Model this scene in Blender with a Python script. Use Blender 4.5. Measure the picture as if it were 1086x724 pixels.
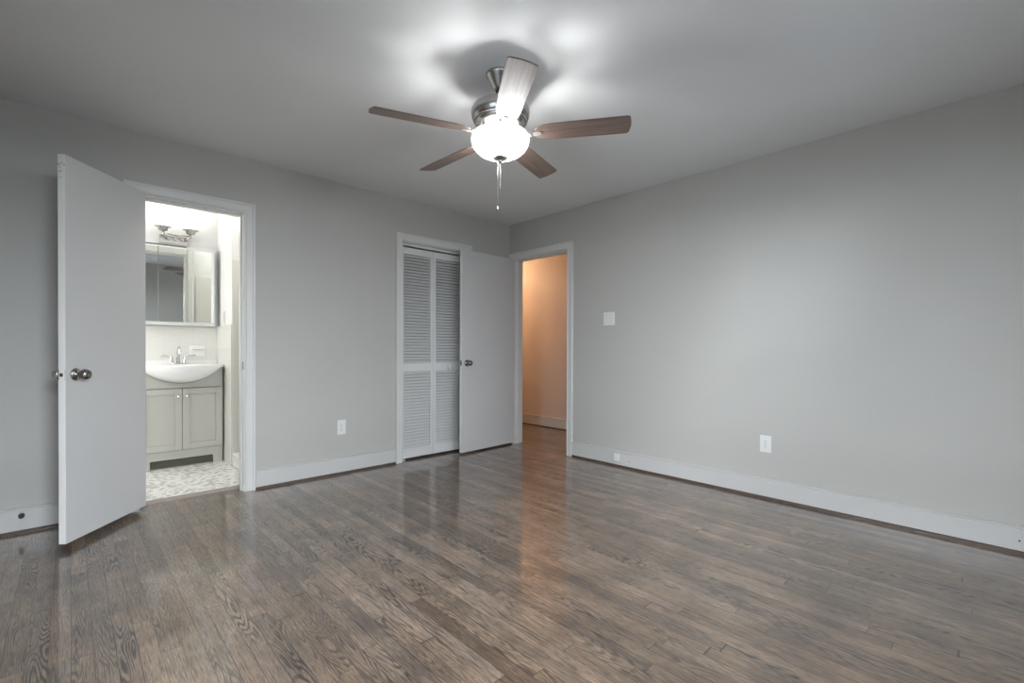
import bpy, bmesh, math, random
from mathutils import Vector, Matrix
random.seed(7)
PI = math.pi
for _o in list(bpy.data.objects):
    bpy.data.objects.remove(_o)
SC = bpy.context.scene
COL = SC.collection

# ------------------------------------------------------------------ camera
F_PX, YAW, PITCH, ROLL, SHIFT, CAM_H = 496.855, 46.682, -0.402, 0.207, 11.02, 1.0579
XE, YN, CH = 3.5965, 3.852, 2.44          # east wall face, north wall face, ceiling height
XW, YS = -0.45, -0.35                     # west and south wall faces
a_, p_, r_ = (math.radians(v) for v in (YAW, PITCH, ROLL))
fw = Vector((math.cos(a_) * math.cos(p_), math.sin(a_) * math.cos(p_), math.sin(p_)))
rt = Vector((math.sin(a_), -math.cos(a_), 0))
up = rt.cross(fw)
R_ = math.cos(r_) * rt + math.sin(r_) * up
U_ = -math.sin(r_) * rt + math.cos(r_) * up
cd = bpy.data.cameras.new('camera')
cam = bpy.data.objects.new('camera', cd)
COL.objects.link(cam)
cd.sensor_fit = 'HORIZONTAL'
cd.sensor_width = 36.0
cd.lens = F_PX / 1086 * 36
cd.shift_y = SHIFT / 1086
cd.clip_start = 0.02
Mx = Matrix((R_, U_, -fw)).transposed().to_4x4()
Mx.translation = Vector((0, 0, CAM_H))
cam.matrix_world = Mx
SC.camera = cam

# ------------------------------------------------------------------ light and exposure
SC.view_settings.view_transform = 'Standard'
SC.view_settings.look = 'None'
SC.view_settings.gamma = 1
SC.view_settings.use_curve_mapping = False
SC.view_settings.exposure = 0.0

wd = bpy.data.worlds.new('world')
SC.world = wd
wd.use_nodes = True
bg = wd.node_tree.nodes['Background']
bg.inputs[0].default_value = (0.72, 0.85, 1.0, 1)
bg.inputs[1].default_value = 3.0


def area(name, loc, direction, sx, sy, power, color, spread=180):
    l = bpy.data.lights.new(name, 'AREA')
    l.shape = 'RECTANGLE'
    l.size, l.size_y = sx, sy
    l.energy = power
    l.color = color
    l.spread = math.radians(spread)
    o = bpy.data.objects.new(name, l)
    o.location = loc
    o.rotation_euler = Vector(direction).to_track_quat('-Z', 'Y').to_euler()
    COL.objects.link(o)
    return o


def point(name, loc, power, color, r=0.03):
    l = bpy.data.lights.new(name, 'POINT')
    l.energy = power
    l.color = color
    l.shadow_soft_size = r
    o = bpy.data.objects.new(name, l)
    o.location = loc
    COL.objects.link(o)
    return o


SKY = (0.86, 0.92, 1.0)
WIN_S = (1.85, 2.95, 0.75, 2.05)     # x0,x1,z0,z1 of the windows behind the camera (south wall)
WIN_A = (-0.22, 0.72, 0.75, 2.05)
WIN_W = (0.0, 1.45, 0.75, 2.05)       # y0,y1,z0,z1 of the window in the west wall
area('daylight_south', ((WIN_S[0] + WIN_S[1]) / 2, YS - 1.75, 2.45), (0, 1, -0.42), 1.8, 1.3, 170, SKY)
area('daylight_south', ((WIN_A[0] + WIN_A[1]) / 2, YS - 1.75, 2.45), (0, 1, -0.42), 1.8, 1.3, 680, SKY)
area('daylight_west', (XW - 1.75, (WIN_W[0] + WIN_W[1]) / 2, 2.45), (1, 0, -0.42), 2.2, 1.3, 500, SKY)
FAN = (1.587, 1.775)
BULB = 12.5
for k in range(3):
    t = math.radians(40 + 120 * k)
    point('fan_bulb_light', (FAN[0] + 0.050 * math.cos(t), FAN[1] + 0.050 * math.sin(t), 2.044), BULB, (0.97, 0.985, 1.0), 0.028)
area('bathroom_fill', (-0.75, 4.6, 1.6), (1, 0.1, -0.1), 0.7, 0.9, 21, (1.0, 0.99, 0.96))  # added fill panel inside the bathroom, with no window behind it
point('shower_fill_light', (1.40, 4.28, 2.36), 8.0, (1.0, 0.97, 0.92), 0.05)  # added fill that brightens the shower end wall; no fixture is built
point('hall_bulb_light', (4.15, 5.35, 2.2), 42, (1.0, 0.64, 0.38), 0.08)

# ------------------------------------------------------------------ node helpers


class NT:
    def __init__(s, name):
        m = bpy.data.materials.new(name)
        m.use_nodes = True
        s.m = m
        s.n = m.node_tree.nodes
        s.l = m.node_tree.links
        s.b = s.n['Principled BSDF']

    def node(s, t, **kw):
        nd = s.n.new(t)
        for k, v in kw.items():
            setattr(nd, k, v)
        return nd

    def link(s, a, b):
        s.l.new(a, b)

    def math(s, op, a, b=None, c=None):
        nd = s.n.new('ShaderNodeMath')
        nd.operation = op
        for i, v in enumerate((a, b, c)):
            if v is None:
                continue
            if hasattr(v, 'is_output'):
                s.l.new(v, nd.inputs[i])
            else:
                nd.inputs[i].default_value = v
        return nd.outputs[0]

    def mix(s, f, a, b, mode='MIX'):
        nd = s.n.new('ShaderNodeMix')
        nd.data_type = 'RGBA'
        nd.blend_type = mode
        for i, v in ((0, f), (6, a), (7, b)):
            if hasattr(v, 'is_output'):
                s.l.new(v, nd.inputs[i])
            elif i == 0:
                nd.inputs[0].default_value = v
            else:
                nd.inputs[i].default_value = (*v, 1)
        return nd.outputs[2]

    def ramp(s, f, stops):
        nd = s.n.new('ShaderNodeValToRGB')
        e = nd.color_ramp.elements
        while len(e) < len(stops):
            e.new(0.5)
        for i, (p, c) in enumerate(stops):
            e[i].position = p
            e[i].color = (*c, 1) if len(c) == 3 else c
        s.l.new(f, nd.inputs[0])
        return nd.outputs[0]


def plain(name, color, rough=0.5, metal=0.0, bump=0.0, bscale=120, var=0.03, spec=0.5):
    t = NT(name)
    tc = t.node('ShaderNodeTexCoord')
    nz = t.node('ShaderNodeTexNoise')
    nz.inputs['Scale'].default_value = bscale
    nz.inputs['Detail'].default_value = 3
    t.link(tc.outputs['Object'], nz.inputs['Vector'])
    lo = tuple(max(0, c * (1 - var)) for c in color)
    hi = tuple(min(1, c * (1 + var)) for c in color)
    nl = t.node('ShaderNodeTexNoise')
    nl.inputs['Scale'].default_value = 2.3
    t.link(tc.outputs['Object'], nl.inputs['Vector'])
    t.link(t.mix(nl.outputs[0], lo, hi), t.b.inputs['Base Color'])
    t.b.inputs['Roughness'].default_value = rough
    t.b.inputs['Metallic'].default_value = metal
    t.b.inputs['Specular IOR Level'].default_value = spec
    if bump:
        bp = t.node('ShaderNodeBump')
        bp.inputs['Strength'].default_value = bump
        bp.inputs['Distance'].default_value = 0.002
        t.link(nz.outputs[0], bp.inputs['Height'])
        t.link(bp.outputs[0], t.b.inputs['Normal'])
    return t.m


def emissive(name, color, strength, base=(0.9, 0.9, 0.9)):
    t = NT(name)
    t.b.inputs['Base Color'].default_value = (*base, 1)
    t.b.inputs['Roughness'].default_value = 0.35
    t.b.inputs['Emission Color'].default_value = (*color, 1)
    t.b.inputs['Emission Strength'].default_value = strength
    return t.m


WALL = plain('grey wall paint', (0.445, 0.437, 0.406), 0.5, bump=0.25, bscale=260, spec=0.4)
CEIL = plain('flat ceiling paint', (0.74, 0.74, 0.735), 0.8, bump=0.2, bscale=200, spec=0.2)
TRIM = plain('white trim paint', (0.62, 0.615, 0.59), 0.33, bump=0.06, bscale=60)
DOORP = plain('white door paint', (0.54, 0.538, 0.525), 0.36, bump=0.05, bscale=40)
BASEP = plain('white baseboard paint', (0.52, 0.515, 0.495), 0.38, bump=0.05, bscale=50)
EDGE_LIT = plain('door paint lightened as lit edge', (0.82, 0.82, 0.79), 0.4)  # paler than the door faces, to stand for strong light on the edge
LOUV = plain('louver paint', (0.64, 0.64, 0.625), 0.4)
SHOE = plain('stained shoe moulding', (0.075, 0.048, 0.033), 0.4, var=0.3)
HALLP = plain('tan hall paint', (0.56, 0.47, 0.40), 0.55, bump=0.2, bscale=260)
BATHP = plain('white bathroom paint', (0.76, 0.76, 0.745), 0.5, bump=0.1, bscale=200)
NICKEL = plain('brushed nickel', (0.50, 0.49, 0.47), 0.26, 1.0, var=0.08)
ARM = plain('satin nickel arm', (0.62, 0.61, 0.59), 0.42, 0.6)
CHROME = plain('polished chrome', (0.72, 0.72, 0.72), 0.12, 1.0)
DKMET = plain('aged chrome knob', (0.27, 0.255, 0.24), 0.14, 1.0, var=0.2)
PLATE = plain('white plastic plate', (0.68, 0.68, 0.66), 0.35)
DARK = plain('dark recess', (0.02, 0.02, 0.02), 0.7)
PORC = plain('white porcelain', (0.82, 0.815, 0.785), 0.12)
VANP = plain('grey vanity paint', (0.42, 0.41, 0.36), 0.42, bump=0.04, bscale=50)
TOE = plain('dark green toe space board', (0.10, 0.10, 0.065), 0.8)  # toe board is a dull dark green
THRESH = plain('taupe threshold', (0.33, 0.28, 0.24), 0.4, var=0.15)
RUBBER = plain('dark rubber', (0.03, 0.03, 0.03), 0.6)
def bowl_mat():
    t = NT('lit frosted glass bowl')
    t.b.inputs['Base Color'].default_value = (0.9, 0.9, 0.9, 1)
    t.b.inputs['Roughness'].default_value = 0.3
    t.b.inputs['Emission Color'].default_value = (1.0, 0.98, 0.95, 1)
    t.b.inputs['Emission Strength'].default_value = 2.2
    tr = t.node('ShaderNodeBsdfTransparent')
    mx = t.node('ShaderNodeMixShader')
    mx.inputs[0].default_value = 0.6
    t.link(t.b.outputs[0], mx.inputs[1])
    t.link(tr.outputs[0], mx.inputs[2])
    t.link(mx.outputs[0], t.n['Material Output'].inputs[0])
    return t.m


BOWL = bowl_mat()
SHADE = emissive('lit frosted glass shade', (1.0, 0.98, 0.94), 1.1, (0.95, 0.95, 0.95))


def mirror_mat():
    t = NT('mirror glass')
    t.b.inputs['Base Color'].default_value = (0.80, 0.83, 0.81, 1)
    t.b.inputs['Metallic'].default_value = 1
    t.b.inputs['Roughness'].default_value = 0.0
    return t.m


def pane_mat():
    t = NT('window glass')
    out = t.n['Material Output']
    tr = t.node('ShaderNodeBsdfTransparent')
    gl = t.node('ShaderNodeBsdfGlossy')
    gl.inputs['Roughness'].default_value = 0.02
    fr = t.node('ShaderNodeFresnel')
    fr.inputs[0].default_value = 1.45
    mx = t.node('ShaderNodeMixShader')
    t.link(fr.outputs[0], mx.inputs[0])
    t.link(tr.outputs[0], mx.inputs[1])
    t.link(gl.outputs[0], mx.inputs[2])
    t.link(mx.outputs[0], out.inputs[0])
    return t.m


def floor_mat():
    t = NT('stained oak strip floor')
    tc = t.node('ShaderNodeTexCoord')
    sp = t.node('ShaderNodeSeparateXYZ')
    t.link(tc.outputs['Object'], sp.inputs[0])
    x, y = sp.outputs[0], sp.outputs[1]
    xs = t.math('DIVIDE', x, 0.057)
    bi = t.math('FLOOR', xs)
    fx = t.math('FRACT', xs)
    w1 = t.node('ShaderNodeTexWhiteNoise', noise_dimensions='1D')
    t.link(bi, w1.inputs['W'])
    ys = t.math('ADD', t.math('DIVIDE', y, 0.95), t.math('MULTIPLY', w1.outputs[0], 17.0))
    # uneven board lengths
    wob = t.math('MULTIPLY', t.math('SINE', t.math('MULTIPLY', ys, 2.4)), 0.22)
    ys = t.math('ADD', ys, wob)
    bj = t.math('FLOOR', ys)
    fy = t.math('FRACT', ys)
    cb = t.node('ShaderNodeCombineXYZ')
    t.link(bi, cb.inputs[0])
    t.link(bj, cb.inputs[1])
    w2 = t.node('ShaderNodeTexWhiteNoise', noise_dimensions='2D')
    t.link(cb.outputs[0], w2.inputs['Vector'])
    rc = t.node('ShaderNodeSeparateColor')
    t.link(w2.outputs['Color'], rc.inputs[0])
    r1, r2, r3 = rc.outputs
    # cathedral figure: contour lines of a stretched noise, different on every board
    gv = t.node('ShaderNodeCombineXYZ')
    t.link(t.math('ADD', t.math('MULTIPLY', x, 15.0), t.math('MULTIPLY', r1, 91.0)), gv.inputs[0])
    t.link(t.math('ADD', t.math('MULTIPLY', y, 1.7), t.math('MULTIPLY', r2, 53.0)), gv.inputs[1])
    n1 = t.node('ShaderNodeTexNoise')
    n1.inputs['Scale'].default_value = 1.0
    n1.inputs['Detail'].default_value = 1.5
    n1.inputs['Roughness'].default_value = 0.42
    t.link(gv.outputs[0], n1.inputs['Vector'])
    # small jag in the lines
    jv = t.node('ShaderNodeCombineXYZ')
    t.link(t.math('MULTIPLY', x, 160.0), jv.inputs[0])
    t.link(t.math('MULTIPLY', y, 22.0), jv.inputs[1])
    t.link(t.math('MULTIPLY', r1, 31.0), jv.inputs[2])
    n2 = t.node('ShaderNodeTexNoise')
    n2.inputs['Scale'].default_value = 1.0
    n2.inputs['Detail'].default_value = 3
    t.link(jv.outputs[0], n2.inputs['Vector'])
    ph = t.math('ADD', t.math('MULTIPLY', n1.outputs[0], t.math('ADD', 95.0, t.math('MULTIPLY', r3, 60.0))),
                t.math('MULTIPLY', n2.outputs[0], 2.2))
    sn = t.math('ADD', t.math('MULTIPLY', t.math('SINE', ph), 0.5), 0.5)
    ring = t.ramp(sn, [(0.0, (0, 0, 0)), (0.42, (0.12, 0.12, 0.12)), (0.9, (1, 1, 1))])
    # how strongly the figure shows: by board and by place along it
    pv = t.node('ShaderNodeCombineXYZ')
    t.link(t.math('ADD', t.math('MULTIPLY', x, 9.0), t.math('MULTIPLY', r2, 40.0)), pv.inputs[0])
    t.link(t.math('ADD', t.math('MULTIPLY', y, 1.6), t.math('MULTIPLY', r3, 70.0)), pv.inputs[1])
    n3 = t.node('ShaderNodeTexNoise')
    n3.inputs['Scale'].default_value = 1.0
    t.link(pv.outputs[0], n3.inputs['Vector'])
    show = t.ramp(n3.outputs[0], [(0.42, (0.15, 0.15, 0.15)), (0.60, (1, 1, 1))])
    show = t.math('MULTIPLY', show, t.ramp(r3, [(0.1, (0.25, 0.25, 0.25)), (0.75, (1, 1, 1))]))
    # fine pores along the board
    fv = t.node('ShaderNodeCombineXYZ')
    t.link(t.math('ADD', t.math('MULTIPLY', x, 620.0), t.math('MULTIPLY', r2, 200.0)), fv.inputs[0])
    t.link(t.math('MULTIPLY', y, 24.0), fv.inputs[1])
    n4 = t.node('ShaderNodeTexNoise')
    n4.inputs['Scale'].default_value = 1.0
    n4.inputs['Detail'].default_value = 4
    n4.inputs['Roughness'].default_value = 0.65
    t.link(fv.outputs[0], n4.inputs['Vector'])
    # board tone
    base = t.ramp(r1, [(0.0, (0.15, 0.102, 0.068)), (0.15, (0.225, 0.157, 0.106)), (0.8, (0.30, 0.214, 0.148)), (1.0, (0.36, 0.264, 0.186))])
    grey = t.mix(t.math('MULTIPLY', r2, 0.35), base, (0.23, 0.20, 0.175))
    # cloudy stain
    nb = t.node('ShaderNodeTexNoise')
    nb.inputs['Scale'].default_value = 5.0
    nb.inputs['Detail'].default_value = 3
    t.link(tc.outputs['Object'], nb.inputs['Vector'])
    cl = t.ramp(nb.outputs[0], [(0.3, (0.66, 0.65, 0.65)), (0.7, (1.2, 1.19, 1.17))])
    c = t.mix(1.0, grey, cl, 'MULTIPLY')
    por = t.ramp(n4.outputs[0], [(0.34, (0.22, 0.20, 0.19)), (0.58, (1.15, 1.15, 1.15))])
    c = t.mix(0.85, c, por, 'MULTIPLY')
    c = t.mix(t.math('MULTIPLY', t.math('MULTIPLY', ring, show), 0.93), c, (0.022, 0.018, 0.016))
    mv = t.node('ShaderNodeCombineXYZ')
    t.link(t.math('ADD', t.math('MULTIPLY', x, 230.0), t.math('MULTIPLY', r1, 300.0)), mv.inputs[0])
    t.link(t.math('ADD', t.math('MULTIPLY', y, 6.5), t.math('MULTIPLY', r3, 90.0)), mv.inputs[1])
    n5 = t.node('ShaderNodeTexNoise')
    n5.inputs['Scale'].default_value = 1.0
    n5.inputs['Detail'].default_value = 5
    n5.inputs['Roughness'].default_value = 0.6
    t.link(mv.outputs[0], n5.inputs['Vector'])
    st = t.ramp(n5.outputs[0], [(0.33, (0.34, 0.33, 0.33)), (0.48, (0.86, 0.86, 0.86)), (0.66, (1.12, 1.11, 1.10))])
    c = t.mix(1.0, c, st, 'MULTIPLY')
    # gaps
    ex = t.math('MINIMUM', fx, t.math('SUBTRACT', 1.0, fx))
    gx = t.math('LESS_THAN', ex, t.math('ADD', 0.010, t.math('MULTIPLY', w1.outputs[0], 0.016)))
    ey = t.math('MINIMUM', fy, t.math('SUBTRACT', 1.0, fy))
    gy = t.math('LESS_THAN', ey, 0.0016)
    gap = t.math('MAXIMUM', gx, gy)
    c = t.mix(t.math('MULTIPLY', gap, 0.8), c, (0.012, 0.010, 0.009))
    t.link(c, t.b.inputs['Base Color'])
    rr = t.math('ADD', 0.30, t.math('ADD', t.math('MULTIPLY', n4.outputs[0], 0.10), t.math('MULTIPLY', nb.outputs[0], 0.10)))
    t.link(rr, t.b.inputs['Roughness'])
    t.b.inputs['Coat Weight'].default_value = 0.9
    t.b.inputs['Coat Roughness'].default_value = 0.11
    t.b.inputs['Coat IOR'].default_value = 1.7
    # bump: gaps, grain and slight cupping of each strip
    cup = t.math('MULTIPLY', t.math('MULTIPLY', ex, ex), 0.0018)
    h = t.math('ADD', t.math('MULTIPLY', gap, -0.0006), cup)
    h = t.math('ADD', h, t.math('MULTIPLY', n4.outputs[0], 0.00006))
    h = t.math('ADD', h, t.math('MULTIPLY', nb.outputs[0], 0.0014))
    bp = t.node('ShaderNodeBump')
    bp.inputs['Strength'].default_value = 0.8
    bp.inputs['Distance'].default_value = 1.0
    t.link(h, bp.inputs['Height'])
    t.link(bp.outputs[0], t.b.inputs['Normal'])
    return t.m


def mosaic_mat():
    t = NT('marble mosaic floor tile')
    tc = t.node('ShaderNodeTexCoord')
    mp = t.node('ShaderNodeMapping')
    mp.inputs['Scale'].default_value = (1, 1, 1)
    t.link(tc.outputs['Object'], mp.inputs[0])
    br = t.node('ShaderNodeTexBrick')
    br.offset = 0.5
    br.inputs['Scale'].default_value = 1.0
    br.inputs['Brick Width'].default_value = 0.030
    br.inputs['Row Height'].default_value = 0.024
    br.inputs['Mortar Size'].default_value = 0.0022
    br.inputs['Color1'].default_value = (0, 0, 0, 1)
    br.inputs['Color2'].default_value = (1, 1, 1, 1)
    br.inputs['Mortar'].default_value = (0.5, 0.5, 0.5, 1)
    t.link(mp.outputs[0], br.inputs[0])
    nz = t.node('ShaderNodeTexNoise')
    nz.inputs['Scale'].default_value = 30
    t.link(tc.outputs['Object'], nz.inputs['Vector'])
    v = t.math('ADD', t.math('MULTIPLY', br.outputs['Color'], 0.85), t.math('MULTIPLY', nz.outputs[0], 0.15))
    c = t.ramp(v, [(0.10, (0.30, 0.295, 0.28)), (0.30, (0.48, 0.47, 0.445)), (0.46, (0.78, 0.77, 0.73)), (0.9, (0.86, 0.85, 0.82))])
    c = t.mix(br.outputs['Fac'], c, (0.74, 0.73, 0.69))
    t.link(c, t.b.inputs['Base Color'])
    t.b.inputs['Roughness'].default_value = 0.3
    return t.m


def tile_mat():
    t = NT('cream wall tile')
    tc = t.node('ShaderNodeTexCoord')
    sp = t.node('ShaderNodeSeparateXYZ')
    t.link(tc.outputs['Object'], sp.inputs[0])
    s = 0.108
    g = None
    for i in range(3):
        f = t.math('FRACT', t.math('ADD', t.math('DIVIDE', sp.outputs[i], s), 0.31))
        e = t.math('MINIMUM', f, t.math('SUBTRACT', 1.0, f))
        q = t.math('LESS_THAN', e, 0.012)
        g = q if g is None else t.math('MAXIMUM', g, q)
    c = t.mix(g, (0.72, 0.71, 0.665), (0.68, 0.67, 0.62))
    t.link(c, t.b.inputs['Base Color'])
    t.b.inputs['Roughness'].default_value = 0.15
    return t.m


def blade_mat():
    t = NT('walnut fan blade')
    tc = t.node('ShaderNodeTexCoord')
    mp = t.node('ShaderNodeMapping')
    mp.inputs['Scale'].default_value = (3, 70, 70)
    t.link(tc.outputs['UV'], mp.inputs[0])
    nz = t.node('ShaderNodeTexNoise')
    nz.inputs['Scale'].default_value = 1
    nz.inputs['Detail'].default_value = 4
    t.link(mp.outputs[0], nz.inputs['Vector'])
    c = t.ramp(nz.outputs[0], [(0.3, (0.130, 0.088, 0.070)), (0.7, (0.25, 0.180, 0.145))])
    t.link(c, t.b.inputs['Base Color'])
    t.b.inputs['Roughness'].default_value = 0.38
    return t.m


FLOOR = floor_mat()
MOSAIC = mosaic_mat()
TILE = tile_mat()
BLADE = blade_mat()
MIRROR = mirror_mat()
PANE = pane_mat()

# ------------------------------------------------------------------ mesh helpers


class MB:
    def __init__(s, M=None):
        s.bm = bmesh.new()
        s.M = M or Matrix.Identity(4)

    def v(s, p):
        return s.bm.verts.new(s.M @ Vector(p))

    def f(s, vs, smooth=False):
        try:
            fc = s.bm.faces.new(vs)
            fc.smooth = smooth
            return fc
        except ValueError:
            return None

    def box(s, x0, x1, y0, y1, z0, z1, T=None):
        P = [(x, y, z) for z in (z0, z1) for y in (y0, y1) for x in (x0, x1)]
        if T is not None:
            P = [T @ Vector(q) for q in P]
        v = [s.v(q) for q in P]
        for q in ((0, 2, 3, 1), (4, 5, 7, 6), (0, 1, 5, 4), (2, 6, 7, 3), (0, 4, 6, 2), (1, 3, 7, 5)):
            s.f([v[i] for i in q])
        return s

    def lathe(s, prof, c=(0, 0, 0), axis='z', seg=32, caps=True):
        """prof: list of (radius, height) along the axis through c"""
        rings = []
        for r, h in prof:
            ring = []
            for k in range(seg):
                t = 2 * PI * k / seg
                a, b = r * math.cos(t), r * math.sin(t)
                if axis == 'z':
                    q = (c[0] + a, c[1] + b, c[2] + h)
                elif axis == 'y':
                    q = (c[0] + b, c[1] + h, c[2] + a)
                else:
                    q = (c[0] + h, c[1] + a, c[2] + b)
                ring.append(s.v(q))
            rings.append(ring)
        for i in range(len(rings) - 1):
            for k in range(seg):
                s.f([rings[i][k], rings[i][(k + 1) % seg], rings[i + 1][(k + 1) % seg], rings[i + 1][k]], True)
        if caps:
            s.f(rings[0][::-1])
            s.f(rings[-1])
        return s

    def tube(s, pts, r, seg=10, caps=True):
        pts = [Vector(q) for q in pts]
        rs = r if isinstance(r, (list, tuple)) else [r] * len(pts)
        rings = []
        u = None
        for i, q in enumerate(pts):
            d = (pts[min(i + 1, len(pts) - 1)] - pts[max(i - 1, 0)]).normalized()
            if u is None:
                u = d.orthogonal().normalized()
            u = (u - d * u.dot(d)).normalized()
            w = d.cross(u)
            rings.append([s.v(q + rs[i] * (math.cos(2 * PI * k / seg) * u + math.sin(2 * PI * k / seg) * w)) for k in range(seg)])
        for i in range(len(rings) - 1):
            for k in range(seg):
                s.f([rings[i][k], rings[i][(k + 1) % seg], rings[i + 1][(k + 1) % seg], rings[i + 1][k]], True)
        if caps:
            s.f(rings[0][::-1])
            s.f(rings[-1])
        return s

    def prism(s, pts, h0, h1, axis='z'):
        def m(a, b, h):
            return (a, b, h) if axis == 'z' else ((a, h, b) if axis == 'y' else (h, a, b))
        lo = [s.v(m(a, b, h0)) for a, b in pts]
        hi = [s.v(m(a, b, h1)) for a, b in pts]
        n = len(pts)
        s.f(lo[::-1])
        s.f(hi)
        for i in range(n):
            s.f([lo[i], lo[(i + 1) % n], hi[(i + 1) % n], hi[i]])
        return s

    def build(s, name, mat, parent=None, origin=None, bevel=0.0, bseg=2, uv=None, smooth=False):
        bmesh.ops.recalc_face_normals(s.bm, faces=s.bm.faces)
        if parent is not None:
            off = Vector(parent['_o']) if '_o' in parent else Vector((0, 0, 0))
        else:
            off = Vector(origin or (0, 0, 0))
        bmesh.ops.translate(s.bm, verts=s.bm.verts, vec=-off)
        if smooth:
            for fc in s.bm.faces:
                fc.smooth = True
        me = bpy.data.meshes.new(name)
        s.bm.to_mesh(me)
        s.bm.free()
        me.materials.append(mat)
        o = bpy.data.objects.new(name, me)
        COL.objects.link(o)
        o['_o'] = tuple(off)
        if parent is not None:
            o.parent = parent
        else:
            o.location = off
        if bevel:
            b = o.modifiers.new('bevel', 'BEVEL')
            b.width = bevel
            b.segments = bseg
            b.limit_method = 'ANGLE'
            b.angle_limit = math.radians(40)
            for p in me.polygons:
                p.use_smooth = True
            w = o.modifiers.new('wn', 'WEIGHTED_NORMAL')
            w.keep_sharp = True
        return o


def tag(o, label=None, cat=None, group=None, kind=None):
    if label:
        o['label'] = label
    if cat:
        o['category'] = cat
    if group:
        o['group'] = group
    if kind:
        o['kind'] = kind
    return o


def thing(name, loc, label, cat, group=None, kind=None):
    o = bpy.data.objects.new(name, None)
    COL.objects.link(o)
    o.location = loc
    o.empty_display_size = 0.1
    o['_o'] = tuple(loc)
    return tag(o, label, cat, group, kind)


def S(o, label=None, cat=None):
    return tag(o, label, cat, kind='structure')


def frame(origin, right, upv):
    """matrix whose local x,y,z are right, up and out of the surface"""
    r = Vector(right).normalized()
    u = Vector(upv).normalized()
    M = Matrix((r, u, r.cross(u))).transposed().to_4x4()
    M.translation = Vector(origin)
    return M


# ------------------------------------------------------------------ room shell
WT = 0.123                                   # wall thickness
YB = YN + WT                                 # bathroom side of the north wall
BX0, BX1, BH = 0.32, 0.925, 2.038            # bathroom door opening (clear)
CX0, CX1 = 2.24, 2.972                       # closet opening
HY0, HY1, HH = 3.014, 3.775, 2.036           # hall door opening in the east wall
J = 0.018
XH = 4.66                                    # far wall of the hall

b = MB()
b.box(XW - 0.15, XE + 0.01, YS - 0.15, YB, -0.12, 0)
b.box(XE + 0.01, XH + 0.1, 2.0, 6.6, -0.12, 0)
b.box(2.15, 3.1, YB, YB + 0.62, -0.12, 0)
S(b.build('floor', FLOOR), 'dark stained oak strip floor with glossy finish', 'floor')
b = MB()
b.box(XW - 0.15, XH + 0.1, YS - 0.15, 6.6, CH, CH + 0.12)
b.box(-1.05, XW - 0.15, YB, 5.4, CH, CH + 0.12)
S(b.build('ceiling', CEIL), 'flat pale grey ceiling above the bedroom', 'ceiling')

b = MB()
b.box(XW - 0.15, BX0 - J, YN, YB, 0, CH)
b.box(BX0 - J, BX1 + J, YN, YB, BH + J, CH)
b.box(BX1 + J, CX0 - J, YN, YB, 0, CH)
b.box(CX0 - J, CX1 + J, YN, YB, 2.045 + J, CH)
b.box(CX1 + J, XE + WT, YN, YB, 0, CH)
S(b.build('wall_north', WALL), 'grey wall holding the bathroom and closet openings', 'wall')
b = MB()
b.box(XE, XE + WT, YS - 0.15, HY0 - J, 0, CH)
b.box(XE, XE + WT, HY0 - J, HY1 + J, HH + J, CH)
b.box(XE, XE + WT, HY1 + J, YN, 0, CH)
S(b.build('wall_east', WALL), 'long plain grey wall right of the hall doorway', 'wall')
b = MB()
x0, x1, z0, z1 = WIN_S
b.box(XW - 0.15, WIN_A[0], YS - 0.15, YS, 0, CH)
b.box(WIN_A[0], WIN_A[1], YS - 0.15, YS, 0, z0)
b.box(WIN_A[0], WIN_A[1], YS - 0.15, YS, z1, CH)
b.box(WIN_A[1], x0, YS - 0.15, YS, 0, CH)
b.box(x1, XE + WT, YS - 0.15, YS, 0, CH)
b.box(x0, x1, YS - 0.15, YS, 0, z0)
b.box(x0, x1, YS - 0.15, YS, z1, CH)
S(b.build('wall_south', WALL), 'grey wall behind the camera with two windows', 'wall')
b = MB()
y0, y1, z0, z1 = WIN_W
b.box(XW - 0.15, XW, YS, y0, 0, CH)
b.box(XW - 0.15, XW, y1, YN, 0, CH)
b.box(XW - 0.15, XW, y0, y1, 0, z0)
b.box(XW - 0.15, XW, y0, y1, z1, CH)
S(b.build('wall_west', WALL), 'grey wall left of the camera with a window', 'wall')


def window(name, M, w, h, label):
    """double-hung window in a hole of the wall; local x right, y up, z towards the room, origin at the hole's lower left on the room face"""
    f = MB(M)
    for q in ((-0.065, 0, -0.0, h, 0.0, 0.018), (w, w + 0.065, 0.0, h, 0.0, 0.018), (-0.065, w + 0.065, h, h + 0.065, 0.0, 0.018),
              (-0.085, w + 0.085, -0.03, 0, 0.0, 0.05), (-0.065, w + 0.065, -0.09, -0.03, 0.0, 0.015)):
        f.box(*q)
    for q in ((0, 0.02, 0, h), (w - 0.02, w, 0, h), (0.02, w - 0.02, 0, 0.02), (0.02, w - 0.02, h - 0.02, h)):
        f.box(*q, -0.14, 0.0)
    o = S(f.build(name, TRIM, bevel=0.002), label, 'window')
    for k, (a, c, dz) in enumerate(((0.02, h / 2 + 0.02, -0.06), (h / 2 - 0.02, h - 0.02, -0.10))):
        g = MB(M)
        for q in ((0.021, 0.06, a, c), (w - 0.06, w - 0.021, a, c), (0.06, w - 0.06, a, a + 0.045), (0.06, w - 0.06, c - 0.04, c)):
            g.box(*q, dz - 0.015, dz + 0.015)
        sash = g.build('sash', TRIM, o)
        g = MB(M)
        g.box(0.06, w - 0.06, a + 0.045, c - 0.04, dz - 0.002, dz + 0.002)
        g.build('pane', PANE, sash)
    return o


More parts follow.
